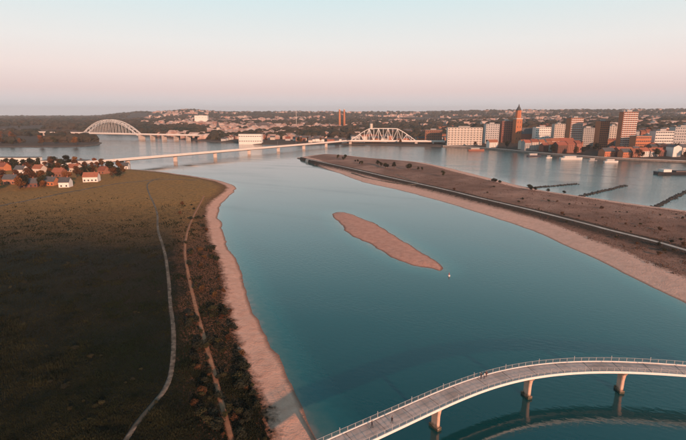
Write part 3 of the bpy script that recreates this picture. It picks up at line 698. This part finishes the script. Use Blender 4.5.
def steeple(x, ytop, ybase, label, w=7):
    X, Y, Z = at(x, ybase); H = z_at(ytop, Y)-Z; o = empty('church', (X, Y, Z), .3, label=label, cat='church')
    MB().box(-w/2, w/2, -w/2, w/2, -2, H*.55).build('tower_shaft', WALL['cream'], o)
    MB().tube((0,0,H*.55+.004), (0,0,H), w*.62, .15, 4).build('spire', ROOF['slate'], o)
    MB().box(w/2+.01, w/2+24, -5, 5, -2, 9).build('nave_wall', WALL['cream'], o)
    add('nave_roof', MB().gable(24.6, 11.5, 9.004, 15).data('nave_roof', ROOF['slate']), o, (w/2+12.4, 0, 0))
steeple(218.5, 120.5, 136, 'small pale church with a pointed spire among the low houses', 9)
steeple(371, 115, 134, 'pale church with a slim spire behind the truss bridge', 8)
def chimney(x, ytop, ybase, label, r=3.0):
    X, Y, Z = at(x, ybase); H = z_at(ytop, Y)-Z; o = empty('chimney_stack', (X, Y, Z), label=label, cat='chimney', group='twin chimneys')
    MB().tube((0,0,-2), (0,0,H), r*1.35, r*.85, 14).build('shaft', WALL['orange'], o, True)
    MB().tube((0,0,H+.004), (0,0,H+1.6), r*1.0, r*1.0, 14).build('rim', WALL['white'], o)
for x in (339.6, 344.2): chimney(x, 109.5, 128, 'one of two tall slim chimneys standing side by side above the town', 4.2)
X, Y, Z = at(296.5, 128); ms = empty('radio_mast', (X, Y, Z), label='thin pale lattice mast rising behind the town roofs', cat='mast')
H = z_at(109, Y)-Z
for a_ in range(3):
    MB().bar((math.cos(a_*2.09)*1.6, math.sin(a_*2.09)*1.6, -1), (math.cos(a_*2.09)*.35, math.sin(a_*2.09)*.35, H), .45).build('leg', M['white_steel'], ms)
for f_ in np.linspace(.05, .95, 16):
    r_ = 1.6-1.25*f_; q = MB()
    for a_ in range(3): q.bar((math.cos(a_*2.09)*r_, math.sin(a_*2.09)*r_, H*f_), (math.cos((a_+1)*2.09)*r_, math.sin((a_+1)*2.09)*r_, H*f_), .25)
    q.build('brace', M['white_steel'], ms)

qp = [p for p in city_edge if p[0] > px(436,147)[0] and p[1] > 300 and p[0] < px(740,165)[0]]
qw = MB(); pth = []
for k_ in range(len(qp)):
    a_, b_ = Vector(qp[max(k_-1,0)]), Vector(qp[min(k_+1,len(qp)-1)]); t_ = (b_-a_).normalized(); pth.append(((qp[k_][0], qp[k_][1], 0), (t_.y, -t_.x)))
quay = empty('quay_wall', (qp[0][0], qp[0][1], 0), label='long grey stone quay wall below the town with a pale coping', cat='wall'); pth = [((c_[0]-qp[0][0], c_[1]-qp[0][1], 0), s_) for c_, s_ in pth]
MB().sweep(pth, [(1.2,-2),(1.0,3.1),(-9,3.1),(-9,-2)]).build('wall', mat('quay_stone', (.16,.13,.115), (.26,.21,.185), .4, .9, .3), quay)
MB().sweep(pth, [(1.25,3.104),(1.25,3.5),(.3,3.5),(.3,3.104)]).build('coping', M['edge'], quay)
# houses of the town
MARK = [(-10,'the left water meadow'),(60,'the arch bridge deck'),(112,'the steel arch'),(160,'the bridge approach'),(202,'the white factory hall'),(218,'the small pale spire'),(251,'the white warehouse'),(296,'the thin mast'),(342,'the twin chimneys'),(371,'the slim spire'),(395,'the truss span'),(433,'the five-floor brick row'),(464,'the broad cream slab'),(490,'the grey tower block'),(516,'the church tower'),(540,'the white office block'),(557,'the cream tower block'),(572,'the tall orange tower'),(599,'the narrow orange tower'),(624,'the tallest tower'),(659,'the white hotel'),(682,'the grey slab block')]
def landmark(x): return min(MARK, key=lambda t: abs(t[0]-x))[1]
def zone(n, x0, x1, y0, y1, label_place, group_place, hmin=5, hmax=9, wins=False, mid=False):
    c = 0; t = 0
    while c < n and t < n*40:
        t += 1; x = random.uniform(x0, x1); yb = y0 + (y1-y0)*random.random()**.8
        if any(a < x < b and abs(yb-yy) < 2.2 for a, b, yy in BIG): continue
        X0, Y0, _z = at(x, yb); sc = 1.25 if mid else 1.0
        rz = .18*math.sin(X0/170)+.12 + random.choice([0,0,0,1.57]); dr = (math.cos(rz), math.sin(rz)); pos_ = 0
        th, td, tr = random.choice([6,8,11] if mid else [5,6,8]), random.choice([9,11]), random.choice([3,5]); roof0 = random.choices(['red','slate'], [5,4])[0]
        for q in range(random.choice([1,3,4,5,6])):            # a terrace along one street
            w = random.choice([9,12,12,16])*sc; X, Y = X0+dr[0]*(pos_+w/2), Y0+dr[1]*(pos_+w/2); pos_ += w + random.choice([.6,.6,3,7])
            D = float(h_city(np.array([X]), np.array([Y]), True)[1][0])
            if D < 14 or c >= n: continue
            wall = random.choices(['brick','cream','white','grey','orange','dark'], [5,3,4,2,2,2])[0]; roof = roof0 if random.random() < .8 else 'slate'
            wn_ = {'brick':'brick','cream':'cream','white':'white','grey':'grey','orange':'orange brick','dark':'dark brick'}[wall]; rn = {'red':'red tiled','slate':'grey slate'}[roof]
            xi = CX + X/Y*F_PX*math.cos(PITCH); lm_ = landmark(xi)
            house(X, Y, 'city', w, td*sc, (th+random.choice([0,0,1]))*sc, tr, wall, roof, rz, f'{wn_} house with {rn} roof {label_place}, near {lm_}', f'{wn_} {rn} houses {group_place} near {lm_}', wins=wins and Y < 1400); c += 1
zone(75, 440, 690, 143, 158, 'above the quay', 'above the quay', wins=True, mid=True)
zone(100, 425, 690, 127, 144, 'on the hillside', 'on the town hillside', mid=True)
zone(90, 135, 352, 130, 146, 'across the inlet', 'in the low town')
zone(32, 350, 440, 125, 143, 'behind the truss bridge', 'behind the truss bridge', mid=True)
# trees of the town
def town_trees(n, x0, x1, y0, y1, label_place, group_place, kinds, hh=(8,14)):
    c = t = 0
    while c < n and t < 20*n:
        t += 1; xq = random.uniform(x0, x1); X, Y, Z = at(xq, random.uniform(y0, y1))
        if float(h_city(np.array([X]), np.array([Y]), True)[1][0]) < 10: continue
        k = random.choice(kinds); tree(k, X, Y, 'city', random.uniform(*hh), f'{k} leafed tree {label_place}, near {landmark(xq)}', f'{k} trees {group_place} near {landmark(xq)}', z=Z, wide=random.uniform(.9,1.3)); c += 1
town_trees(62, 440, 690, 144, 161, 'along the town quay', 'along the quay', ['dark','russet','olive'], (9,15))
town_trees(50, 430, 690, 128, 143, 'on the hillside', 'on the town hillside', ['dark','russet','olive','dark'], (12,18))
town_trees(52, 120, 430, 129, 147, 'across the inlet', 'in the low town', ['russet','orange','dark','olive'], (9,14))
town_trees(36, -20, 110, 131, 148, 'on the far left bank', 'on the far left bank', ['russet','orange','russet','olive'], (11,18))
# distant mass of woods and roofs
def mass(name, n, x0, x1, y0, y1, m, sz, label, boxy=False):
    v, f = [], []; g = np.random.default_rng(len(name)+n)
    Pn = []
    while len(Pn) < n:
        r = 1250*(8500/1250)**g.random(); ax = g.uniform(x0, x1); th = math.atan((ax-CX)/F_PX*math.cos(PITCH)); p0 = (r*math.sin(th), r*math.cos(th))
        if fbm(np.array([p0[0]]), np.array([p0[1]]), 420, 50)[0]*(1 if boxy else -1) < -.06: continue       # quarters and woods apart
        if not boxy and r < 2300 and ax > 420 and g.random() < .6: continue
        if boxy:
            a = round(g.uniform(0, 2))*1.57 + .25*math.sin(p0[0]/300)
            for q in range(int(g.integers(3, 12))): Pn.append((p0[0]+math.cos(a)*q*sz*3.0+g.normal()*1.5, p0[1]+math.sin(a)*q*sz*3.0+g.normal()*1.5))
        else: Pn.append(p0)
    A = np.array(Pn); Z, D = h_city(A[:,0], A[:,1], True)
    for (X, Y), z, d_ in zip(A, Z, D):
        if d_ < 15: continue
        r = math.hypot(X, Y); s = sz*g.uniform(.6, 1.4)*(1 + r/9000); k = len(v)
        if boxy:
            a = round(g.uniform(0, 2))*1.57 + .25*math.sin(X/300); c_, s_ = math.cos(a), math.sin(a); w_, d2, h = s*g.uniform(.8,1.7), s*.8, s*g.uniform(.6,1.3)
            for (p, q, zz) in ((-w_,-d2,-3),(w_,-d2,-3),(w_,d2,-3),(-w_,d2,-3),(-w_,-d2,h),(w_,-d2,h),(w_,d2,h),(-w_,d2,h),(-w_,0,h*1.4),(w_,0,h*1.4)): v.append((X+p*c_-q*s_, Y+p*s_+q*c_, z+zz))
            f += [tuple(k+i for i in q) for q in ((0,1,5,4),(1,2,6,9,5),(2,3,7,6),(3,0,4,8,7),(4,5,9,8),(6,7,8,9))]
        else:
            for lay, (rr, zz) in enumerate(((.75,-.1),(1.0,.45),(.62,.85))):
                for j in range(6):
                    a = j*1.047+lay*.5+g.uniform(-.25,.25); q = s*rr*g.uniform(.7,1.25); v.append((X+math.cos(a)*q*1.2, Y+math.sin(a)*q*1.2, z+s*zz*1.3*g.uniform(.85,1.2)))
            v.append((X, Y, z+s*1.4))
            for lay in (0, 1):
                for j in range(6): b_ = k+lay*6; f.append((b_+j, b_+(j+1)%6, b_+6+(j+1)%6, b_+6+j))
            f += [(k+12+j, k+12+(j+1)%6, k+18) for j in range(6)]
    q = MB(); q.v, q.f = v, f; return tag(q.build(name, m), label, 'woods' if not boxy else 'houses', kind='stuff')
mass('far_woods', 9000, -60, 745, 0, 0, mat('far_foliage', (.030,.036,.028), (.075,.052,.034), .006, .95, spec=.05), 9, 'distant wooded land and ridges along the horizon')
mass('far_houses', 5200, 150, 740, 0, 0, mat('far_walls', (.66,.55,.49), (.30,.13,.09), .03, .85, c3=(.12,.10,.10)), 6.5, 'distant scatter of pale and red houses near the horizon', True)

# ------------------------------------------------------------------ village on the left bank
spots = [(92,181,'white'),(124,167,'white'),(60,176,'brick'),(22,173,'white'),(40,172,'cream'),(12,183,'brick'),(75,171,'cream'),(30,186,'dark'),(104,173,'brick'),(50,184,'orange'),(4,170,'orange'),(66,186,'white')]
hl = {'white':'white rendered','brick':'red brick','cream':'cream rendered','dark':'dark brick','orange':'orange brick'}
for i, (x, yb, wall) in enumerate(spots):
    X, Y = px(x, yb, 3); roof = ['red','slate'][i % 2]
    house(X, Y, 'flood', random.choice([9,12,14]), 9, random.choice([4,5]), 4, wall, roof, random.uniform(-.4,.4), f'{hl[wall]} cottage with {"red tiled" if roof=="red" else "grey slate"} roof among the village trees at the meadow edge', f'{wall} {roof} village cottages', wins=True)
c = 0
while c < 125:
    x, yb = random.uniform(-30, 125), random.uniform(163, 192)
    if yb > 192 - x*.12 or any(abs(x-a) < 5 and 0 < yb-b < 5 for a, b, _ in spots): continue
    X, Y = px(x, yb, 3); k = random.choice(['russet','orange','dark','olive','russet','dark'])
    Hh = random.uniform(6, 13); zn = ['low','tall'][Hh > 9.5]; nb = min(spots, key=lambda t: abs(t[0]-x)+2*abs(t[1]-yb))[2]
    tree(k, X, Y, 'flood', Hh, f'{zn} {k} leafed village tree by a {hl[nb]} cottage', f'{zn} {k} village trees by {nb} cottages', wide=random.uniform(.9,1.3)); c += 1
for x0, x1, yb, l_ in ((-34, 40, 162.5, 'long low white hall with a row of dark windows behind the village trees'), (44, 88, 165.2, 'shorter white hall with dark windows standing next to the longer one')):
    X, Y = px((x0+x1)/2, yb, 2.5); block(X, Y, 'flood', (x1-x0)/F_PX*Y, 14, 6.8, 'white', -.03, l_, cols=int((x1-x0)/5), rows=1, wk=(3.2,1.8), name='long_hall', plant=False)

# ------------------------------------------------------------------ boats
def boat(x0, x1, yb, label, hull, z=0, cabin='white', long_=False, group=None):
    X, Y = px((x0+x1)/2, yb); L = (x1-x0)/F_PX*math.hypot(Y, CAM_H); b = L*.13 if long_ else L*.24; h = min(2.6, L*.09)+.5
    o = empty('barge' if long_ else 'boat', (X, Y, 0), .03, label=label, cat='boat', group=group)
    q = MB(); n_ = 12; rings = []
    for i in range(n_+1):
        t = i/n_; wd = b/2*min(1, (1-t)*5+.12)**.6*min(1, t*9+.75); up = h*(1+.35*max(0, t-.8)*5*.3)
        k = len(q.v); x = -L/2+L*t; q.v += [(x,-wd,up),(x,-wd*.8,-.6),(x,wd*.8,-.6),(x,wd,up),(x,wd*.86,up-.15),(x,-wd*.86,up-.15)]; rings.append(k)
    for a, c_ in zip(rings, rings[1:]): q.f += [(a+j, a+(j+1)%6, c_+(j+1)%6, c_+j) for j in range(6)]
    q.f += [tuple(rings[0]+j for j in (5,4,3,2,1,0)), tuple(rings[-1]+j for j in range(6))]
    q.build('hull', mat('hull', hull, rough=.45), o)
    if long_:
        MB().box(-L*.28, L*.36, -b*.36, b*.36, h-.145, h+1.1).build('hatch_cover', mat('hatch', (.10,.075,.07), rough=.6), o)
        w_ = MB().box(-L*.44, -L*.34, -b*.38, b*.38, h-.145, h+2.8).build('wheelhouse', WALL[cabin], o); add('window', MB().box(-L*.338,-L*.336,-b*.32,b*.32,h+1.5,h+2.5).data('window', GLASS), w_)
    else:
        w_ = MB().box(-L*.34, L*.18, -b*.36, b*.36, h-.145, h+2.2).build('cabin', WALL[cabin], o); add('roof', MB().box(-L*.36, L*.2, -b*.4, b*.4, h+2.204, h+2.4).data('roof', WALL['white']), w_)
        for i in range(6): add('window', WIN[(1.4,1.6)], w_, (-L*.30+L*.085*i, -b*.36-.03, h+1.1), 0, (.8,1,.6))
boat(655, 735, 174, 'long dark cargo barge lying low on the wide river', (.03,.03,.035), long_=True)
bl = ['white passenger boat with a dark hull moored at the quay', 'small white cabin boat at the quay below the white office', 'long white river cruiser moored below the orange towers', 'grey hulled boat moored at the quay wall', 'white tour boat moored at the far end of the quay']
for (x0, x1, y), l_, hc in zip(((527,541,156.6),(546,552,158),(560,582,159.5),(588,597,161.2),(604,618,162.5)), bl, ((.05,.05,.07),(.6,.58,.55),(.62,.6,.58),(.25,.25,.26),(.6,.58,.56))): boat(x0, x1, y, l_, hc)
boat(468, 484, 150.8, 'cream river ferry lying off the trees left of the quay', (.3,.12,.08), cabin='cream')

# ------------------------------------------------------------------ haze
hz = MB().box(-17500, 17500, -900, 17500, -5, 260).build('haze', None); tag(hz, kind='stuff'); hz['label'] = 'thin pale evening haze over the whole landscape'; hz['category'] = 'haze'
hm = bpy.data.materials.new('haze_air'); hm.use_nodes = True; n = hm.node_tree.nodes; n.remove(n['Principled BSDF'])
pv = n.new('ShaderNodeVolumePrincipled'); pv.inputs['Color'].default_value = (.96,.97,1,1); pv.inputs['Density'].default_value = .00007; pv.inputs['Anisotropy'].default_value = .1
hm.node_tree.links.new(pv.outputs[0], n['Material Output'].inputs['Volume']); hz.data.materials.append(hm)
